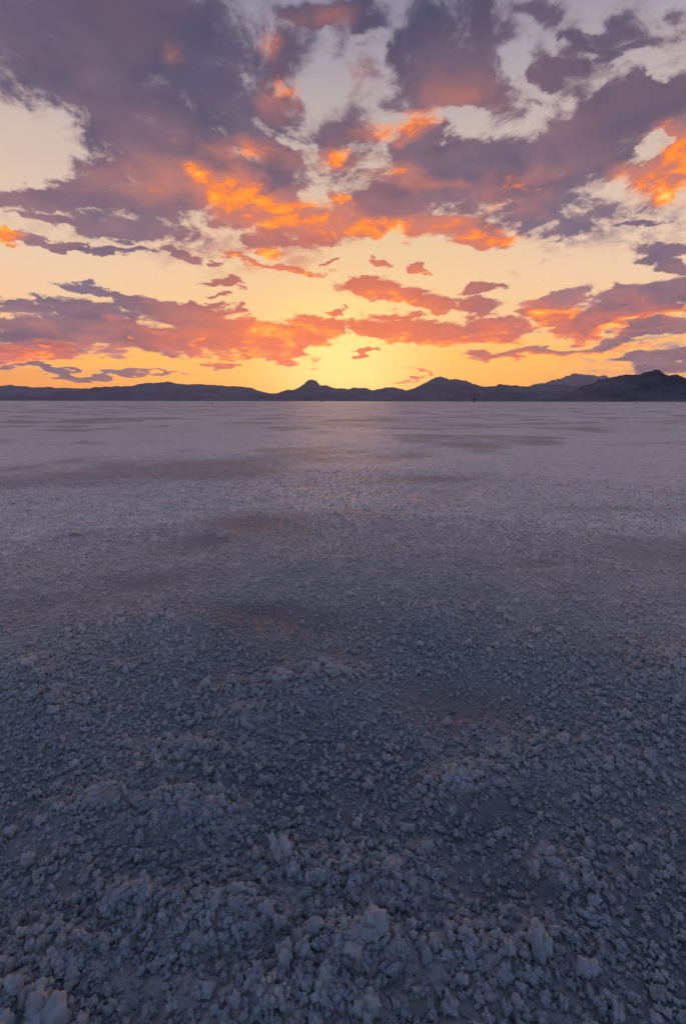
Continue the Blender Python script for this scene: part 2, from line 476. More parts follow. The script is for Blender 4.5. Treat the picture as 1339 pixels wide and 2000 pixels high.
def link(name, me, mat=None, parent=None, kind=None):
    o = bpy.data.objects.new(name, me)
    col.objects.link(o)
    if mat is not None:
        me.materials.append(mat)
    if parent is not None:
        o.parent = parent
    if kind:
        o['kind'] = kind
    return o


def grid_quads(nr, nc):
    i = np.arange(nr - 1)[:, None] * nc + np.arange(nc - 1)[None, :]
    return np.stack([i, i + 1, i + nc + 1, i + nc], -1).reshape(-1, 4)


def material(name):
    m = bpy.data.materials.new(name)
    m.use_nodes = True
    g = NG(m.node_tree)
    b = m.node_tree.nodes['Principled BSDF']
    return m, g, b


def plain(name, c, rough=0.6, metal=0.0, bump=None):
    m, g, b = material(name)
    tcn = g.node('ShaderNodeTexCoord')
    n = g.noise(tcn.outputs['Object'], 6.0, 4.0)
    g.put(b.inputs['Base Color'], g.mix(g.mr(n, 0.3, 0.7), tuple(0.8 * q for q in c), tuple(min(1, 1.15 * q) for q in c)))
    b.inputs['Roughness'].default_value = rough
    b.inputs['Metallic'].default_value = metal
    return m


# ------------------------------------------------------------------ salt materials
def salt_material(name, grain, whole=False):
    m, g, b = material(name)
    geo = g.node('ShaderNodeNewGeometry')
    pos = geo.outputs['Position']
    x, y, z = g.sep(pos)
    flat = g.xyz(x, y, 0.0)
    rr = g.vm('LENGTH', flat)
    damp = g.noise(flat, 2.2, 5.0, 0.6)
    fine = g.noise(pos, 60.0, 3.0, 0.6)
    pn = g.node('ShaderNodeAttribute', attribute_name='damp').outputs['Fac']
    if grain:
        pn = g.mr(damp, 0.55, 0.75, 0.0, 0.5)
    pale_tone = g.mix(g.mr(g.noise(g.vm('MULTIPLY', flat, (1, 2.2, 1)), 9.0, 8.0, 0.68), 0.34, 0.66), (0.60, 0.52, 0.48), (0.92, 0.82, 0.75))
    if grain:
        pale_tone = g.mix(g.mr(fine, 0.3, 0.7), (0.84, 0.77, 0.73), (0.96, 0.90, 0.86))
    moist_shade = g.mix(g.mr(damp, 0.3, 0.7), (0.27, 0.225, 0.23), (0.42, 0.36, 0.36))
    cmix = g.mix(pn, pale_tone, moist_shade)
    # foreground shade painted into the salt: dark and bluish near the tripod, pale beyond
    near_shade = g.mix(g.mr(fine, 0.3, 0.7), (0.09, 0.115, 0.14), (0.18, 0.215, 0.25)) if not grain else g.mix(g.mr(fine, 0.3, 0.7), (0.37, 0.44, 0.50), (0.60, 0.67, 0.73))
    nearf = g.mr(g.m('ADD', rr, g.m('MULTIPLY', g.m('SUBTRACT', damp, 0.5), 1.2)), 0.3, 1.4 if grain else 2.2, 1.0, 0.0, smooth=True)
    mo = g.node('ShaderNodeAttribute', attribute_name='moist_shade')
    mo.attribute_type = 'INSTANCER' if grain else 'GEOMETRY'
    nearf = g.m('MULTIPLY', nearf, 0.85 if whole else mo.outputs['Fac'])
    base = g.mix(nearf, cmix, near_shade)
    if not grain:
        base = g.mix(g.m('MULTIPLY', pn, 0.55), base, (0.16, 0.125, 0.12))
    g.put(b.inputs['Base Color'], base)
    b.inputs['Roughness'].default_value = 0.7 if grain else 0.6
    b.inputs['Specular IOR Level'].default_value = 0.3 if grain else 0.6
    if not grain:
        bn = g.m('ADD', g.m('MULTIPLY', g.noise(flat, 140.0, 2.0, 0.6), 0.004), g.m('MULTIPLY', g.noise(flat, 30.0, 4.0, 0.65), 0.012))
        bn = g.m('ADD', bn, g.m('MULTIPLY', g.noise(g.vm('MULTIPLY', flat, (1, 1.6, 1)), 3.0, 6.0, 0.6), g.mr(rr, 2.0, 12.0, 0.0, 0.08)))
        bp = g.node('ShaderNodeBump')
        bp.inputs['Strength'].default_value = 0.7
        bp.inputs['Distance'].default_value = 1.0
        g.put(bp.inputs['Height'], bn)
        g.put(b.inputs['Normal'], bp.outputs[0])
    else:
        bp = g.node('ShaderNodeBump')
        bp.inputs['Strength'].default_value = 0.5
        bp.inputs['Distance'].default_value = 1.0
        g.put(bp.inputs['Height'], g.m('MULTIPLY', g.noise(pos, 700.0, 3.0, 0.6), 0.0012))
        g.put(b.inputs['Normal'], bp.outputs[0])
        tl = g.node('ShaderNodeBsdfTranslucent')
        g.put(tl.inputs[0], base)
        ms = g.node('ShaderNodeMixShader')
        ms.inputs[0].default_value = 0.45
        g.t.links.new(b.outputs[0], ms.inputs[1]); g.t.links.new(tl.outputs[0], ms.inputs[2])
        g.t.links.new(ms.outputs[0], g.t.nodes['Material Output'].inputs['Surface'])
    return m


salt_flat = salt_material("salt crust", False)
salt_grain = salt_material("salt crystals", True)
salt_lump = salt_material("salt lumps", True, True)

# ------------------------------------------------------------------ ground: one sheet from the tripod to the horizon
drop = np.concatenate([np.linspace(R(82), R(4.0), 1050), np.geomspace(R(3.93), R(0.25), 150)[0:]])
rad = EYE / np.tan(drop)
rad = np.concatenate([[0.004], rad, np.geomspace(rad[-1] * 1.08, 90000, 40)])
ang = np.concatenate([np.linspace(-180, -66, 60)[:-1], np.linspace(-66, 66, 1200), np.linspace(66, 180, 60)[1:]])
ang = np.radians(ang)
rg, ag = np.meshgrid(rad, ang, indexing='ij')
gx = rg * np.sin(ag); gy = rg * np.cos(ag)
gz = relief(gx, gy)
gz = gz * (1 - sstep(300, 900, rg))
gv = np.stack([gx, gy, gz], -1).reshape(-1, 3)
gme = np_mesh("ground", gv, quads=grid_quads(len(rad), len(ang)))
put_attr(gme, 'damp', pans(gx, gy))
put_attr(gme, 'moist_shade', np.clip(1.0 - 0.7 * coarse(gx, gy), 0, 1))  # share of the painted near shade, less on the heaps
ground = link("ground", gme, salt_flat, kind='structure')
del gv, rg, ag

# ------------------------------------------------------------------ mountains
def rock_material(name, c1, c2):
    m, g, b = material(name)
    pos = g.node('ShaderNodeNewGeometry').outputs['Position']
    n = g.noise(g.vm('MULTIPLY', pos, (1, 1, 2.5)), 0.0018, 8.0, 0.62)
    g.put(b.inputs['Base Color'], g.mix(g.mr(n, 0.35, 0.65), c1, c2))
    b.inputs['Roughness'].default_value = 0.95
    b.inputs['Specular IOR Level'].default_value = 0.1
    bp = g.node('ShaderNodeBump')
    bp.inputs['Strength'].default_value = 1.0
    bp.inputs['Distance'].default_value = 60.0
    g.put(bp.inputs['Height'], g.noise(pos, 0.006, 8.0, 0.6))
    g.put(b.inputs['Normal'], bp.outputs[0])
    return m


rock = rock_material("rock", (0.028, 0.034, 0.052), (0.16, 0.165, 0.20))


def mountain_range(pts, dist, depth, seed, ext=(None, None), rough=1.0, kstep=0.0009):
    """ridge whose crest stands where the photo shows it, with spurs and gullies running down towards the flat"""
    A = []
    for px, py in pts:
        a, e = azel(px, py)
        A.append((a, max(0.0, math.tan(e) / 1.0)))
    if ext[0] is not None:
        A = ext[0] + A
    if ext[1] is not None:
        A = A + ext[1]
    A = np.array(A)
    a = np.arange(A[0, 0], A[-1, 0], kstep)
    crest = np.interp(a, A[:, 0], A[:, 1])
    n_t = 46
    t = np.linspace(-1, 1, n_t)            # -1 foot towards us, 0 crest, 1 behind
    ag, tg = np.meshgrid(a, t, indexing='ij')
    wander = (fbm(ag * 14, ag * 0 + seed, 3, seed) - 0.5) * 0.35 * depth
    rr = dist + tg * depth + wander * (1 - np.abs(tg))
    cr = crest[:, None] * (dist + wander * 1.0)
    gul = fbm(ag * dist / 420.0, tg * depth / 1500.0 + 5, 6, seed + 3, 0.52, ridged=True)
    fine = fbm(ag * dist / 110.0, tg * depth / 300.0 + 5, 4, seed + 9, 0.55, ridged=True)
    s = 1 - np.abs(tg)
    prof = s ** 1.35
    crag = (fine[:, n_t // 2][:, None] - 0.5) * 0.10 * (s > 0)
    z = cr * (prof * (1 - rough * 0.55 * (1 - s) * (1.15 - gul) * 1.6) + crag * prof - 0.10 * (1 - s) * (1 - fine) * prof) - 2.5 * (np.abs(tg) > 0.99)
    # never above the line of sight to the crest
    lim = cr / (dist + wander) * rr * (0.985 - 0.10 * (1 - s)) + crag * cr
    z = np.minimum(z, np.where(tg < -0.01, lim, z))
    z = np.where(np.abs(tg) > 0.99, -3.0, np.maximum(z, -2.0))
    v = np.stack([rr * np.sin(ag), rr * np.cos(ag), z + (EYE if True else 0) * s], -1).reshape(-1, 3)
    me = np_mesh("mountains", v, quads=grid_quads(len(a), n_t)[:, ::-1])
    o = link("mountains", me, rock, kind='structure')
    return o


def roll_on(a0, a1, h, n, seed):
    rs = np.random.RandomState(seed)
    aa = np.linspace(a0, a1, n)
    return [(float(q), float(h * rs.uniform(0.45, 1.0))) for q in aa]


far_left = [(-5, 754), (0, 753), (15, 750), (33, 752.7), (48, 753.5), (66, 756), (91, 754.5), (119, 757), (142, 757), (152, 757.8), (178, 758), (230, 762), (300, 770)]
left = [(40, 781), (76, 775), (101, 770), (114, 765.4), (127, 763.6), (157, 762), (178, 757.3), (185, 755), (228, 753.5), (259, 753), (274, 748), (290, 747), (300, 747), (310, 745), (320, 745),
        (330, 744.3), (345, 748), (363, 750), (388, 749.4), (414, 750.7), (444, 752.7), (472, 754.2), (492, 757), (505, 762.4), (518, 765.4), (528, 768), (560, 775), (600, 781)]
butte = [(490, 781), (510, 773), (528, 768), (541, 767.7), (551, 763.6), (561, 760.3), (571, 761.4), (581, 758), (589, 752), (594, 748), (599, 743.8), (604, 740.8), (608, 740), (612, 740.3), (618, 742.6), (624.5, 751),
         (634.7, 751), (645, 754.7), (657, 757.8), (670, 758), (683, 759), (691.7, 755), (697, 757), (703, 757.5), (713, 756.5), (726, 762.4), (741, 758.5), (756, 755.5), (769, 755.5), (782, 758.5), (792, 762), (815, 772), (840, 780)]
peak = [(770, 781), (785, 766), (792, 762), (805, 758.5), (822, 751), (838, 742.5), (848, 736.2), (858, 733), (866, 735.7), (876, 740), (893, 738.8), (909, 741.5), (921, 748), (934, 752), (952, 754.7),
        (962, 753.5), (977, 749), (987, 751.4), (1000, 752.7), (1009, 751), (1019, 753.5), (1030, 754), (1047, 751.7), (1067, 749), (1085, 751), (1100, 750), (1118, 753), (1141, 750.4), (1160, 752), (1200, 764), (1250, 780)]
far_peak = [(1000, 766), (1020, 757), (1045, 749), (1062, 747), (1075, 742), (1093, 738), (1108, 731.4), (1117, 729), (1126, 726.8), (1138, 730.6), (1156, 730.6), (1171, 732.6), (1182, 731.4), (1192, 737), (1220, 747), (1260, 760), (1300, 772)]
right = [(1060, 781), (1093, 773), (1113, 766), (1136, 753), (1156, 749), (1169, 740), (1187, 738), (1212, 732), (1232, 729.4), (1250, 728), (1258, 724), (1266, 721.7), (1272, 721), (1278, 718.5), (1286, 721.7), (1304, 730.6), (1312, 730), (1321, 728.8), (1339, 737), (1352, 741)]
foot_mid = [(762, 781), (772, 777), (787, 771), (795, 771.5), (802, 771), (812, 774), (820, 777), (835, 781)]
foot_right = [(915, 781), (934, 775), (962, 765), (975, 767), (985, 764), (1000, 763), (1030, 768), (1060, 765), (1090, 769), (1120, 766), (1150, 772), (1190, 780)]
foot_left = [(-5, 779), (20, 776), (38, 771), (53, 774), (75, 775), (110, 778), (150, 781)]
foot_centre = [(455, 781), (470, 775), (495, 771), (520, 772), (545, 774), (590, 776), (640, 774), (700, 776), (740, 781)]

aL = azel(-5, 754)[0]; aR = azel(1352, 741)[0]
mountain_range(far_left, 24000, 1800, 11, ext=(roll_on(-1.35, aL - 0.03, 0.035, 14, 1), None))
mountain_range(left, 17000, 2200, 12)
mountain_range(butte, 16000, 1900, 13)
mountain_range(peak, 14500, 2200, 14)
mountain_range(far_peak, 27000, 2200, 15)
mountain_range(right, 4600, 900, 16, ext=(None, roll_on(aR + 0.03, 1.35, 0.06, 14, 2)))
mountain_range(foot_mid, 10500, 500, 17)
mountain_range(foot_right, 9800, 700, 18)
mountain_range(foot_left, 13500, 700, 19, ext=(roll_on(-1.2, aL - 0.03, 0.012, 9, 3), None))
mountain_range(foot_centre, 13000, 500, 20)

# ------------------------------------------------------------------ salt chunks: things
def ico(sub):
    import bmesh
    bm = bmesh.new()
    bmesh.ops.create_icosphere(bm, subdivisions=sub, radius=1.0)
    V = np.array([v.co[:] for v in bm.verts]); F = np.array([[v.index for v in f.verts] for f in bm.faces])
    bm.free()
    return V, F


ICO = {s: ico(s) for s in (2, 3)}


def grain(rs, V, knobs):
    """one jagged, knobbly grain: pointed lobes grown out of a core"""
    Vb = V + 0.12 * np.sin(V @ rs.uniform(-4, 4, (3, 3)) + rs.uniform(0, 6.28, 3))
    Vb /= np.linalg.norm(Vb, axis=1)[:, None]
    C = rs.normal(size=(knobs, 3)); C[:, 2] = C[:, 2] + 0.25
    C /= np.linalg.norm(C, axis=1)[:, None]
    r = np.full(len(V), 0.55)
    for c in C:
        l = rs.uniform(0.28, 0.62); o_ = rs.uniform(0.25, 0.55)
        dd = np.linalg.norm(Vb - c, axis=1) / l
        r = np.maximum(r, 0.55 + o_ * np.clip(1 - dd, 0, 1) ** 0.75)
    C2 = rs.normal(size=(90, 3)); C2 /= np.linalg.norm(C2, axis=1)[:, None]
    add = np.zeros(len(V))
    for c in C2:
        dd = np.linalg.norm(Vb - c, axis=1) / rs.uniform(0.12, 0.30)
        add = np.maximum(add, rs.uniform(0.08, 0.20) * np.clip(1 - dd, 0, 1) ** 0.8)
    return V * (r + add + rs.uniform(-0.02, 0.02, len(V)))[:, None]


def popcorn(sub, seed, stretch=(1, 1, 0.8), knobs=26):
    """a clump of salt: jagged grains of many sizes grown together"""
    rs = np.random.RandomState(seed)
    smooth = knobs < 13
    n = {3: 2, 4: 6, 5: 15, 6: 44}[sub]
    V0, F0 = ICO[3]
    PV = []; PF = []
    base = 0
    lumps = rs.normal(size=(4, 3)); lumps[:, 2] = np.abs(lumps[:, 2]); lumps /= np.linalg.norm(lumps, axis=1)[:, None]
    for i in range(n + 1):
        if i == 0:
            c = np.zeros(3); r = 0.92 if smooth else 0.80
        else:
            d = rs.normal(size=3); d[2] = abs(d[2]) * 1.1 - 0.2; d /= np.linalg.norm(d)
            swell = 0.86 + 0.24 * np.max(lumps @ d) ** 2 + rs.uniform(-0.12, 0.12)
            r = rs.uniform(0.5, 1.3) * 1.5 / math.sqrt(n + 2)
            c = d * max(0.1, swell - 0.60 * r)
        st = rs.uniform(0.75, 1.25, 3)
        PV.append(grain(rs, V0, 16) * r * (st if i else 1.0) + c)
        PF.append(F0 + base); base += len(V0)
    P = np.concatenate(PV)
    return P * np.array(stretch), np.concatenate(PF)


CHUNK_AT = []


def chunk(px, py, w_px, h_ratio, seed, label, turn=0.0, long=1.0, sub=5, knobs=30, sink=0.35, mat=None, name="salt_chunk", cat="salt chunk", group="loose chunks of salt on the crust"):
    x, y = gpt(px, py)
    dist = math.sqrt(x * x + y * y + EYE * EYE)
    dep = dist * pdir(px, py).dot(pdir(669.5, 1000))
    rad_ = 0.5 * w_px / FPX * dep
    P, F = popcorn(sub, seed, (1.0, 1.0 / long, h_ratio), knobs=knobs)
    P = P * rad_
    me = np_mesh(name, P, tris=F)
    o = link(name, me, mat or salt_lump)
    z = float(relief(np.array([x]), np.array([y]))[0])
    o.location = (x, y, z + rad_ * h_ratio * (1 - sink) * 0.6)
    o.rotation_euler = (0.1, -0.08, turn)
    CHUNK_AT.append((x, y, rad_, h_ratio))
    o['label'] = label; o['category'] = cat
    if group:
        o['group'] = group
    return o


protos = [
    chunk(905, 1548, 66, 0.60, 1, "broad cauliflower shaped mound of salt right of centre in the foreground crust", knobs=110, sub=6, sink=0.6),
    chunk(695, 1865, 72, 0.5, 2, "widest pale salt clump near the bottom centre, overhanging a dark hollow", 0.1, 1.5, knobs=90, sub=6, sink=0.5),
    chunk(270, 1758, 50, 0.85, 3, "rounded upright salt clump in the lower left foreground", knobs=30),
    chunk(1082, 1703, 44, 0.8, 4, "smooth pale wedge of salt alone on fine crust at the lower right", -0.5, 1.3, knobs=14, sub=3),
    chunk(370, 1592, 54, 0.65, 5, "crested salt clump at the end of the heaped ridge left of centre", 0.2, 1.3, knobs=80, sub=6, sink=0.5),
    chunk(405, 1520, 30, 1.1, 6, "small tall knob of salt standing above the crested clump on the left ridge", knobs=20, sub=3),
    chunk(335, 1880, 34, 0.85, 22, "squarish upright salt lump near the bottom left of centre", 0.0, 1.0, knobs=16, sub=4),
    chunk(437, 1848, 32, 0.9, 23, "dim rounded salt lump right of the squarish upright lump", 0.0, 1.0, knobs=18, sub=3),
]
chunk(110, 1350, 36, 0.6, 7, "smooth oval lump of salt near the left edge at mid height", 0.1, 1.5, knobs=12)
chunk(61, 1312, 26, 1.0, 8, "narrow upright salt lump left of the smooth oval lump", 0.3, 1.0, knobs=14, sub=4)
chunk(203, 1565, 78, 0.28, 9, "thin tilted slab of salt crust with a dark gap under it on the left", 0.35, 3.0, knobs=18, sink=0.0)
chunk(1312, 1318, 42, 0.62, 10, "large smooth pale salt chunk at the right edge", 0.0, 1.1, knobs=16)
chunk(1297, 1296, 40, 0.5, 11, "flat topped salt chunk just behind the smooth chunk at the right edge", 0.0, 1.4, knobs=20)
chunk(655, 1332, 52, 0.6, 12, "lumpy crest of salt at the right end of the heap in the middle", 0.1, 1.5, knobs=30)
chunk(545, 1350, 46, 0.75, 13, "knobbly salt clump on top of the heap in the middle", 0.0, 1.1, knobs=30)
chunk(432, 1049, 17, 0.9, 14, "pale block of salt on the brown pan, larger of the two upper ones", 0.3, 1.1, knobs=9, sub=4)
chunk(404, 1037, 10, 0.9, 15, "small pale lump of salt left of the block on the brown pan", 0.3, 1.0, knobs=9, sub=3)
chunk(627, 1299, 20, 0.7, 16, "single round salt lump behind the heap in the middle", 0.0, 1.2, knobs=12, sub=4)
chunk(131, 1238, 22, 0.6, 17, "smooth salt lump on the far left crust beyond the oval lump", 0.2, 1.3, knobs=10, sub=4)
chunk(300, 1217, 26, 0.8, 18, "low knobbly salt hump left of the dark hollow", 0.0, 1.2, knobs=22, sub=4)
chunk(845, 1193, 26, 0.7, 19, "small heap of salt lumps right of centre beyond the mound", 0.0, 1.3, knobs=24, sub=4)
chunk(590, 1216, 12, 0.9, 20, "tiny isolated salt lump in the dark hollow at the centre", 0.0, 1.0, knobs=9, sub=3)
chunk(968, 1545, 38, 0.6, 21, "low salt lump touching the right side of the cauliflower shaped mound", -0.2, 1.4, knobs=18, sub=4)
chunk(1285, 1916, 34, 0.8, 24, "faint rounded salt lump in the darkest bottom right corner", 0.0, 1.1, knobs=18, sub=4)
chunk(1150, 1800, 60, 0.5, 25, "long low salt ridge at the lower right, slanting down to the right", -0.4, 2.0, knobs=30)

dark_rock = plain("dark rock", (0.05, 0.045, 0.045), 0.9)
for px, w, sd, lab in ((414, 4.6, 31, "flat dark clod far out on the salt, leftmost of the row"),
                       (449, 2.4, 32, "single small dark clod far out on the salt, second from the left"),
                       (464.5, 2.2, 33, "small upright dark clod, left one of the close pair far out on the salt"),
                       (468.8, 2.6, 34, "low dark clod, right one of the close pair far out on the salt"),
                       (484.5, 4.0, 35, "darkest and biggest clod far out on the salt, right of the close pair"),
                       (497, 3.4, 36, "pale flat clod far out on the salt, rightmost of the row")):
    py = 788.9 if px != 449 else 788.7
    chunk(px, py, w, 0.45, sd, lab, 0.0, 1.6, sub=3, knobs=9, sink=0.1, mat=dark_rock, name="dark_clod", cat="clod", group="dark clods far out on the salt")

# ------------------------------------------------------------------ crystals over the near crust: uncountable, one object
rs = np.random.RandomState(4)
pts = []; scl = []; rotv = []; idx = []; paleness = []


def scatter(n_cells_r, half_ang, spacing, r0, r1, kind):
    """points with roughly even spacing in a ring sector in front of the tripod"""
    area = half_ang * (r1 * r1 - r0 * r0)
    n = int(area / (spacing * spacing))
    r = np.sqrt(rs.uniform(r0 * r0, r1 * r1, n)); a = rs.uniform(-half_ang, half_ang, n)
    return r * np.sin(a), r * np.cos(a)


def add_pts(x, y, size, tall, sink, choices, clear=True, pale_tone=0.0):
    if clear:
        ok = np.ones(len(x), bool)
        for cx, cy, cr, hr in CHUNK_AT:
            if math.hypot(cx, cy) < 6:
                ok &= (x - cx) ** 2 + (y - cy) ** 2 > (0.85 * cr) ** 2
        x, y, size, tall = x[ok], y[ok], size[ok], tall[ok]
    n = len(x)
    z = relief(x, y)
    pts.append(np.stack([x, y, z + size * (tall * 0.45 - sink)], -1))
    scl.append(np.stack([size * rs.uniform(0.8, 1.25, n), size * rs.uniform(0.8, 1.25, n), size * tall], -1))
    rotv.append(np.stack([rs.normal(0, 0.25, n), rs.normal(0, 0.25, n), rs.uniform(0, 6.283, n)], -1))
    idx.append(rs.choice(choices, n))
    paleness.append(np.full(n, pale_tone))


for r0, r1, sp, fs in ((0.05, 0.55, 0.0050, 0.90), (0.55, 1.1, 0.0050, 0.80), (1.1, 2.0, 0.0062, 0.78), (2.0, 3.4, 0.0092, 0.82), (3.4, 7.0, 0.0170, 0.85)):
    x, y = scatter(0, R(165) if r0 < 0.5 else R(110) if r0 < 1 else R(75) if r0 < 2 else R(58), sp, r0, r1, 0)
    r = np.hypot(x, y)
    c = coarse(x, y); p = pans(x, y)
    keep = rs.uniform(0, 1, len(x)) < (1 - 0.78 * np.clip(p, 0, 1)) * (1 - sstep(1.6, 6.5, r * (0.6 + 0.8 * fbm(x * 0.8 + 9, y * 0.8, 4, 55))))
    x, y, c, p, r = x[keep], y[keep], c[keep], p[keep], r[keep]
    size = fs * 0.0026 * np.exp(rs.normal(0, 0.45, len(x))) * (1 + 0.55 * c) * (1 - 0.35 * p) * (1 - 0.4 * sstep(3, 9, r))
    add_pts(x, y, size, rs.uniform(0.8, 1.6, len(x)) * (1 - 0.6 * sstep(0.8, 2.6, r)), -0.12, [3, 5, 6, 7])
# coarser popcorn, mostly on the heaps
for r0, r1, sp, fs in ((0.05, 0.7, 0.0115, 1.0), (0.7, 1.5, 0.0135, 1.0), (1.5, 3.5, 0.028, 0.75), (3.5, 9.0, 0.09, 0.8)):
    x, y = scatter(0, R(165) if r0 < 0.5 else R(100) if r0 < 1 else R(72), sp, r0, r1, 0)
    r = np.hypot(x, y)
    c = coarse(x, y)
    keep = rs.uniform(0, 1, len(x)) < (0.04 + 1.0 * c) * (1 - sstep(1.2, 4.5, r * (0.6 + 0.8 * fbm(x * 0.8 + 9, y * 0.8, 4, 55))))
    x, y, c, r = x[keep], y[keep], c[keep], r[keep]
    size = fs * (0.0045 - 0.0014 * sstep(0.6, 1.4, r)) * np.exp(rs.normal(0, 0.32, len(x))) * (0.65 + 0.55 * c)
    add_pts(x, y, size, rs.uniform(0.8, 1.45, len(x)) * (1 - 0.35 * sstep(1, 3, r)), -0.12, [2, 5, 6, 7], pale_tone=0.22)
# the biggest clumps
x, y = scatter(0, R(90), 0.026, 0.05, 2.2, 0)
c = coarse(x, y)
keep = rs.uniform(0, 1, len(x)) < (0.004 + 0.62 * c ** 1.6)
x, y, c = x[keep], y[keep], c[keep]
add_pts(x, y, 0.0090 * (0.65 + 0.45 * c) * np.exp(rs.normal(0, 0.30, len(x))), rs.uniform(0.65, 1.0, len(x)), -0.1, [0, 1, 2, 4, 6], pale_tone=0.40)
# lumps grown against the big chunks
for cx, cy, cr, hr in CHUNK_AT:
    if math.hypot(cx, cy) > 6:
        continue
    n = 46
    t = rs.uniform(0, 6.283, n); q = cr * rs.uniform(0.7, 1.45, n)
    x = cx + q * np.cos(t); y = cy + q * np.sin(t)
    add_pts(x, y, np.minimum(0.010, cr * rs.uniform(0.10, 0.24, n)), rs.uniform(0.8, 1.3, n), -0.1, [2, 5, 6, 7], False, 0.2)

pts = np.concatenate(pts); scl = np.concatenate(scl); rotv = np.concatenate(rotv); idx = np.concatenate(idx)
print("crystals", len(pts))
pm = bpy.data.meshes.new("salt_crystals")
pm.vertices.add(len(pts)); pm.vertices.foreach_set('co', pts.astype(np.float32).ravel())
for nm, arr in (('scl', scl), ('rotv', rotv)):
    a = pm.attributes.new(nm, 'FLOAT_VECTOR', 'POINT'); a.data.foreach_set('vector', arr.astype(np.float32).ravel())
mo_ = np.clip(1.12 - np.concatenate(paleness) - 1.0 * coarse(pts[:, 0], pts[:, 1]) + rs.normal(0, 0.12, len(pts)), 0, 1)  # share of the painted foreground shade, less on coarse crust and larger clumps
put_attr(pm, 'moist_shade', mo_)
a = pm.attributes.new('pick', 'INT', 'POINT'); a.data.foreach_set('value', idx.astype(np.int32))
crystals = link("salt_crystals", pm, kind='stuff')
crystals['label'] = "pale knobbly salt crystals covering the foreground crust"
crystals['category'] = "salt crystals"
gt = bpy.data.node_groups.new("grow crystals", 'GeometryNodeTree')
gt.interface.new_socket(name="Geometry", in_out='INPUT', socket_type='NodeSocketGeometry')
gt.interface.new_socket(name="Geometry", in_out='OUTPUT', socket_type='NodeSocketGeometry')
gi = gt.nodes.new('NodeGroupInput'); go = gt.nodes.new('NodeGroupOutput')
jn = gt.nodes.new('GeometryNodeJoinGeometry')
# the shapes that repeat are those of the first chunks
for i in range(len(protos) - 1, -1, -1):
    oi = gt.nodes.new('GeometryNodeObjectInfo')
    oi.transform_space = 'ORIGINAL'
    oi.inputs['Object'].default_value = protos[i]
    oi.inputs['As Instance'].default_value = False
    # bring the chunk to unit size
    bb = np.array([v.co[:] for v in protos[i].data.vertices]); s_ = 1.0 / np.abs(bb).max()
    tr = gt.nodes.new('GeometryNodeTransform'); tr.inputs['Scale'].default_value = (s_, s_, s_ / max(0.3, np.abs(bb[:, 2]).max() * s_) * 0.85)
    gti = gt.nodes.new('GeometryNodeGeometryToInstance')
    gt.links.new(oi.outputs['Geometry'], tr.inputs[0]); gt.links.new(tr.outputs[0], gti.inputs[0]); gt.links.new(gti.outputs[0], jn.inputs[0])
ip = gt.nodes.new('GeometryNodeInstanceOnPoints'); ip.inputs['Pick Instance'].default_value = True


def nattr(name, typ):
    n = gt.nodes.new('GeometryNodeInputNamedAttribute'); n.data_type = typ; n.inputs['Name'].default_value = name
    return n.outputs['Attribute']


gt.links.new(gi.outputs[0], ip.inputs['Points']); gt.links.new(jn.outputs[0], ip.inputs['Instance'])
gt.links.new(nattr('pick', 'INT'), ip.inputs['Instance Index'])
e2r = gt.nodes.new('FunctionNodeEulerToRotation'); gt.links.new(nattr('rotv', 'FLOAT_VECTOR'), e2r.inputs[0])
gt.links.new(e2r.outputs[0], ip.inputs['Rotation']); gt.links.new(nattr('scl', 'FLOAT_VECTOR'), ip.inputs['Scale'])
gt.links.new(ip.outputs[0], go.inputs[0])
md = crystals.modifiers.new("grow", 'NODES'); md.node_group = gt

# ------------------------------------------------------------------ small things far out on the salt
import bmesh


def bm_obj(name, bm, mat, parent=None, smooth=False):
    me = bpy.data.meshes.new(name)
    bmesh.ops.recalc_face_normals(bm, faces=bm.faces)
    bm.to_mesh(me); bm.free()
    if smooth:
        for p in me.polygons:
            p.use_smooth = True
    return link(name, me, mat, parent)


def thing(name, label, cat, loc, rz=0.0):
    o = bpy.data.objects.new(name, None)
    col.objects.link(o)
    o.location = loc; o.rotation_euler = (0, 0, rz)
    o['label'] = label; o['category'] = cat
    return o


def far_pt(px, dist):
    a = azel(px, 783)[0]
    return dist * math.sin(a), dist * math.cos(a)


def prism(profile, w_low, w_high, z_split, bevel=0.04):
    """side profile (x, z) given width, drawn in above z_split"""
    bm = bmesh.new()
    L = []; Rr = []
    zt = max(z for x, z in profile)
    for x, z in profile:
        f = 0 if z <= z_split else (z - z_split) / (zt - z_split)
        w = (w_low + (w_high - w_low) * f) / 2
        L.append(bm.verts.new((x, -w, z))); Rr.append(bm.verts.new((x, w, z)))
    bm.faces.new(L); bm.faces.new(Rr[::-1])
    n = len(L)
    for i in range(n):
        bm.faces.new((L[i], Rr[i], Rr[(i + 1) % n], L[(i + 1) % n]))
    if bevel:
        es = [e for e in bm.edges if len(e.link_faces) == 2 and e.calc_face_angle(0) > 0.5]
        bmesh.ops.bevel(bm, geom=es, offset=bevel, segments=2, affect='EDGES', profile=0.6)
    return bm


def disc(r, w, y, seg=28, bevel=0.02):
    bm = bmesh.new()
    bmesh.ops.create_cone(bm, cap_ends=True, segments=seg, radius1=r, radius2=r, depth=w, matrix=Matrix.Translation((0, y, 0)) @ Matrix.Rotation(R(90), 4, 'X'))
    if bevel:
        es = [e for e in bm.edges if len(e.link_faces) == 2 and e.calc_face_angle(0) > 1]
        bmesh.ops.bevel(bm, geom=es, offset=bevel, segments=2, affect='EDGES')
    return bm


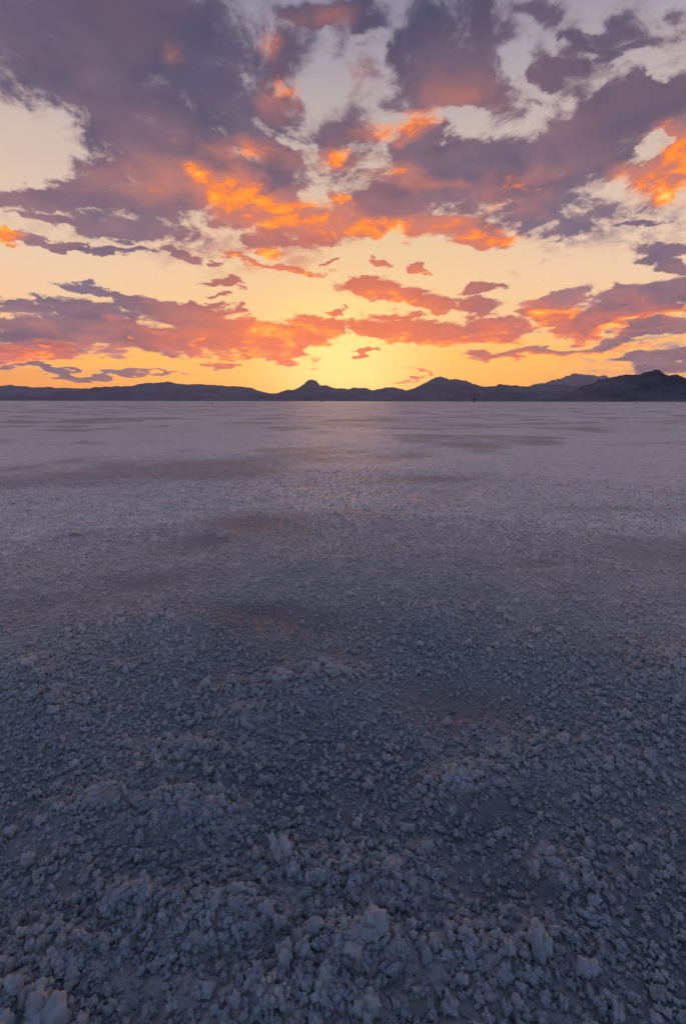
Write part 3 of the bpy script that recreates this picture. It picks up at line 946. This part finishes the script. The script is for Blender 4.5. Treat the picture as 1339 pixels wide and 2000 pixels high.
rubber = plain("rubber", (0.02, 0.02, 0.02), 0.8)
alloy = plain("alloy", (0.4, 0.4, 0.42), 0.35, 0.9)
glass = plain("dark glass", (0.015, 0.017, 0.02), 0.08)
lens_m = plain("lamp lens", (0.6, 0.6, 0.6), 0.2)
red_m = plain("red lens", (0.35, 0.02, 0.02), 0.3)
trim = plain("black trim", (0.03, 0.03, 0.03), 0.5)


def vehicle(label, cat, paint, loc, rz, tall):
    root = thing("parked_car" if cat == "car" else "parked_van", label, cat, loc, rz)
    k = tall
    lower = [(-2.25, .42), (-2.27, .75), (-2.2, 1.02), (-1.9, 1.08), (.95, 1.08), (1.85, .95), (2.22, .80), (2.28, .55), (2.2, .36)]
    # wheel arches cut from the sill line
    arch = []
    for cx in (1.38, -1.38):
        arch += [(cx + .40 * math.cos(t), .34 + .42 * math.sin(t) if math.sin(t) > 0 else .30) for t in np.linspace(0, math.pi, 11)]
    body = prism(lower + [(1.9, .30)] + arch[:11] + [(.9, .28), (-.9, .28)] + arch[11:] + [(-1.9, .32)], 1.80, 1.70, .8, 0.0)
    b = bm_obj("body", body, paint, root)
    bev = b.modifiers.new("soft edges", 'BEVEL'); bev.width = 0.03; bev.segments = 2; bev.limit_method = 'ANGLE'
    cab = prism([(-2.05, 1.075), (-1.95, 1.45 * k), (-1.7, 1.62 * k), (-.1, 1.66 * k), (.35, 1.56 * k), (1.05, 1.075)], 1.66, 1.24, 1.08, 0.05)
    bm_obj("cabin", cab, paint, root)
    for sy in (-1, 1):
        for (x0, x1, x2, x3) in ((-1.86, -.86, -.86, -1.74), (-.78, .05, .05, -.78), (.13, .83, .36, .13)):
            bm = bmesh.new()
            zl, zh = 1.13, 1.13 + (1.50 * k - 1.13)
            yl = .836; fr = (zh - 1.08) / (1.66 * k - 1.08); yh = .83 - .21 * fr + .012
            q = [bm.verts.new((x, sy * y, z)) for x, y, z in ((x0, yl, zl), (x1, yl, zl), (x2, yh, zh), (x3, yh, zh))]
            bm.faces.new(q if sy < 0 else q[::-1])
            ext = bmesh.ops.extrude_face_region(bm, geom=bm.faces[:])
            bmesh.ops.translate(bm, vec=(0, -sy * .02, 0), verts=[v for v in ext['geom'] if isinstance(v, bmesh.types.BMVert)])
            bm_obj("window", bm, glass, root)
    for nm, xa, xb in (("windscreen", 1.01, .40), ("rear_window", -2.045, -1.955)):
        bm = bmesh.new()
        za, zb = 1.14, 1.50 * k
        off = .03 if xa > 0 else -.03
        q = [bm.verts.new(p) for p in ((xa + off, -.74, za), (xa + off, .74, za), (xb + off, .60, zb), (xb + off, -.60, zb))]
        bm.faces.new(q)
        ext = bmesh.ops.extrude_face_region(bm, geom=bm.faces[:])
        bmesh.ops.translate(bm, vec=(-off * .8, 0, 0), verts=[v for v in ext['geom'] if isinstance(v, bmesh.types.BMVert)])
        bm_obj(nm, bm, glass, root)
    for cx in (1.38, -1.38):
        for sy in (-1, 1):
            wh = bm_obj("wheel", disc(.20, .10, 0, bevel=0.0), trim, root)
            wh.location = (cx, sy * .80, .345)
            bm_obj("tyre", disc(.345, .21, 0), rubber, wh, True)
            bm_obj("rim", disc(.215, .03, sy * .11, bevel=.008), alloy, wh)
    for sy in (-1, 1):
        bm = bmesh.new(); bmesh.ops.create_cube(bm, size=1, matrix=Matrix.Translation((2.2, sy * .66, .76)) @ Matrix.Diagonal((.12, .34, .13, 1)))
        bm_obj("headlight", bm, lens_m, root)
        bm = bmesh.new(); bmesh.ops.create_cube(bm, size=1, matrix=Matrix.Translation((-2.25, sy * .74, .9)) @ Matrix.Diagonal((.08, .2, .22, 1)))
        bm_obj("tail_light", bm, red_m, root)
        bm = bmesh.new(); bmesh.ops.create_icosphere(bm, subdivisions=2, radius=1, matrix=Matrix.Translation((.78, sy * .97, 1.13)) @ Matrix.Diagonal((.07, .10, .08, 1)))
        bm_obj("mirror", bm, trim, root, True)
    for x in (-2.26, 2.26):
        bm = bmesh.new(); bmesh.ops.create_cube(bm, size=1, matrix=Matrix.Translation((x, 0, .45)) @ Matrix.Diagonal((.12, 1.6, .16, 1)))
        bmesh.ops.bevel(bm, geom=bm.edges[:], offset=.03, segments=2, affect='EDGES')
        bm_obj("bumper", bm, trim, root)
    return root


white_paint = plain("white paint", (0.75, 0.75, 0.76), 0.3)
dark_paint = plain("dark paint", (0.025, 0.022, 0.022), 0.35)
x, y = far_pt(616, 500)
vehicle("white car standing side on far out on the salt below the domed hill", "car", white_paint, (x, y, 0), R(4), 1.05)
x, y = far_pt(628.5, 520)
vehicle("dark car seen end on, right of the white car far out on the salt", "car", dark_paint, (x, y, 0), R(86), 1.1)


def skinned(name, joints, edges, mat, parent=None, sub=2, root=0):
    me = bpy.data.meshes.new(name)
    me.from_pydata([j[:3] for j in joints], edges, [])
    o = link(name, me, mat, parent)
    sk = o.modifiers.new("skin", 'SKIN')
    lay = me.skin_vertices[0] if me.skin_vertices else None
    if lay is None:
        bmx = bmesh.new(); bmx.from_mesh(me); bmx.verts.layers.skin.verify(); bmx.to_mesh(me); bmx.free()
        lay = me.skin_vertices[0]
    for i, j in enumerate(joints):
        r = j[3]
        lay.data[i].radius = r if isinstance(r, tuple) else (r, r)
        lay.data[i].use_root = (i == root)
    sk.use_smooth_shade = True
    ss = o.modifiers.new("smooth", 'SUBSURF'); ss.levels = sub; ss.render_levels = sub
    return o


skin_m = plain("skin", (0.35, 0.22, 0.16), 0.6)
hair_m = plain("dark hair", (0.02, 0.015, 0.012), 0.7)
jacket_m = plain("black jacket", (0.012, 0.012, 0.014), 0.9)
trouser_m = plain("grey trousers", (0.09, 0.085, 0.085), 0.9)
shoe_m = plain("shoes", (0.03, 0.028, 0.025), 0.8)

x, y = far_pt(925.6, 139)
person = thing("person", "person in a black jacket and grey trousers standing alone far out on the salt", "person",
               (x, y, float(relief(np.array([x]), np.array([y]))[0])), R(12))
J = [(0, 0, .95, (.13, .10)), (0, 0, 1.12, (.12, .09)), (0, .01, 1.32, (.15, .10)), (0, 0, 1.44, (.09, .07)), (0, 0, 1.51, .052), (0, -.01, 1.57, .065), (0, -.005, 1.66, .083), (0, .0, 1.73, .06)]
E = [(i, i + 1) for i in range(7)]
for sx in (-1, 1):
    b0 = len(J)
    J += [(sx * .17, 0, 1.40, .055), (sx * .215, .01, 1.13, .042), (sx * .225, -.05, .90, .030), (sx * .225, -.065, .85, (.020, .036)), (sx * .225, -.075, .80, (.016, .038))]
    E += [(2, b0), (b0, b0 + 1), (b0 + 1, b0 + 2), (b0 + 2, b0 + 3), (b0 + 3, b0 + 4)]
    for f, (dy, ln) in enumerate(((-.030, .075), (-.010, .085), (.010, .078), (.028, .060))):
        c0 = len(J)
        J += [(sx * .224, -.078 + dy, .80 - ln * .45, .0085), (sx * .214, -.084 + dy, .80 - ln, .0075)]
        E += [(b0 + 4, c0), (c0, c0 + 1)]
    c0 = len(J)
    J += [(sx * .212, -.115, .835, .010), (sx * .204, -.128, .80, .0085)]
    E += [(b0 + 3, c0), (c0, c0 + 1)]
    l0 = len(J)
    J += [(sx * .10, 0, .88, .090), (sx * .11, -.01, .50, .058), (sx * .115, .02, .11, .040), (sx * .118, .00, .045, .038), (sx * .13, -.14, .035, .034)]
    E += [(0, l0), (l0, l0 + 1), (l0 + 1, l0 + 2), (l0 + 2, l0 + 3), (l0 + 3, l0 + 4)]
skinned("body", J, E, skin_m, person)
jk = [(0, 0, .90, (.175, .13)), (0, 0, 1.12, (.16, .12)), (0, .01, 1.32, (.185, .13)), (0, 0, 1.46, (.10, .08))]
je = [(0, 1), (1, 2), (2, 3)]
for sx in (-1, 1):
    b0 = len(jk)
    jk += [(sx * .18, 0, 1.40, .075), (sx * .222, .01, 1.13, .060), (sx * .228, -.045, .92, .048)]
    je += [(2, b0), (b0, b0 + 1), (b0 + 1, b0 + 2)]
skinned("jacket", jk, je, jacket_m, person)
tj = [(0, 0, .95, (.165, .125))]; te = []
for sx in (-1, 1):
    b0 = len(tj)
    tj += [(sx * .10, 0, .84, .108), (sx * .112, -.01, .50, .078), (sx * .117, .015, .09, .066)]
    te += [(0, b0), (b0, b0 + 1), (b0 + 1, b0 + 2)]
skinned("trousers", tj, te, trouser_m, person)
for sx in (-1, 1):
    skinned("shoe", [(sx * .118, .05, .045, .045), (sx * .124, -.06, .042, .045), (sx * .13, -.17, .034, .036)], [(0, 1), (1, 2)], shoe_m, person)
skinned("hair", [(0, .03, 1.60, .065), (0, .03, 1.68, .088), (0, .0, 1.735, .075)], [(0, 1), (1, 2)], hair_m, person)
# face: nose, eyes, mouth and ears
bm = bmesh.new()
bmesh.ops.create_cone(bm, cap_ends=True, segments=8, radius1=.016, radius2=.007, depth=.045, matrix=Matrix.Translation((0, -.095, 1.645)) @ Matrix.Rotation(R(-20), 4, 'X'))
bm_obj("nose", bm, skin_m, person, True)
for sx in (-1, 1):
    bm = bmesh.new(); bmesh.ops.create_icosphere(bm, subdivisions=2, radius=.011, matrix=Matrix.Translation((sx * .032, -.080, 1.665)))
    bm_obj("eye", bm, hair_m, person, True)
    bm = bmesh.new(); bmesh.ops.create_icosphere(bm, subdivisions=2, radius=1, matrix=Matrix.Translation((sx * .084, 0, 1.655)) @ Matrix.Diagonal((.010, .02, .032, 1)))
    bm_obj("ear", bm, skin_m, person, True)
bm = bmesh.new(); bmesh.ops.create_icosphere(bm, subdivisions=2, radius=1, matrix=Matrix.Translation((0, -.075, 1.60)) @ Matrix.Diagonal((.024, .008, .006, 1)))
bm_obj("mouth", bm, plain("lips", (0.25, 0.09, 0.08), 0.5), person, True)
person.rotation_euler = (0, 0, R(165))

# ------------------------------------------------------------------ haze
hm = bpy.data.meshes.new("haze")
X, Y0, Y1, Z0, Z1 = 30000, -1500, 30000, -12, 1900
hv = [(x, y, z) for x in (-X, X) for y in (Y0, Y1) for z in (Z0, Z1)]
hm.from_pydata(hv, [], [(0, 1, 3, 2), (4, 6, 7, 5), (0, 4, 5, 1), (2, 3, 7, 6), (0, 2, 6, 4), (1, 5, 7, 3)])
hmat = bpy.data.materials.new("haze"); hmat.use_nodes = True
hmat.node_tree.nodes.clear()
pv = hmat.node_tree.nodes.new('ShaderNodeVolumePrincipled')
pv.inputs['Color'].default_value = (0.50, 0.61, 1.0, 1)
pv.inputs['Density'].default_value = 3.6e-5
pv.inputs['Anisotropy'].default_value = 0.4
ho = hmat.node_tree.nodes.new('ShaderNodeOutputMaterial')
hmat.node_tree.links.new(pv.outputs[0], ho.inputs['Volume'])
haze = link("haze", hm, hmat, kind='stuff')
haze['label'] = "thin dusky haze over the salt flat and mountains"
haze['category'] = "haze"
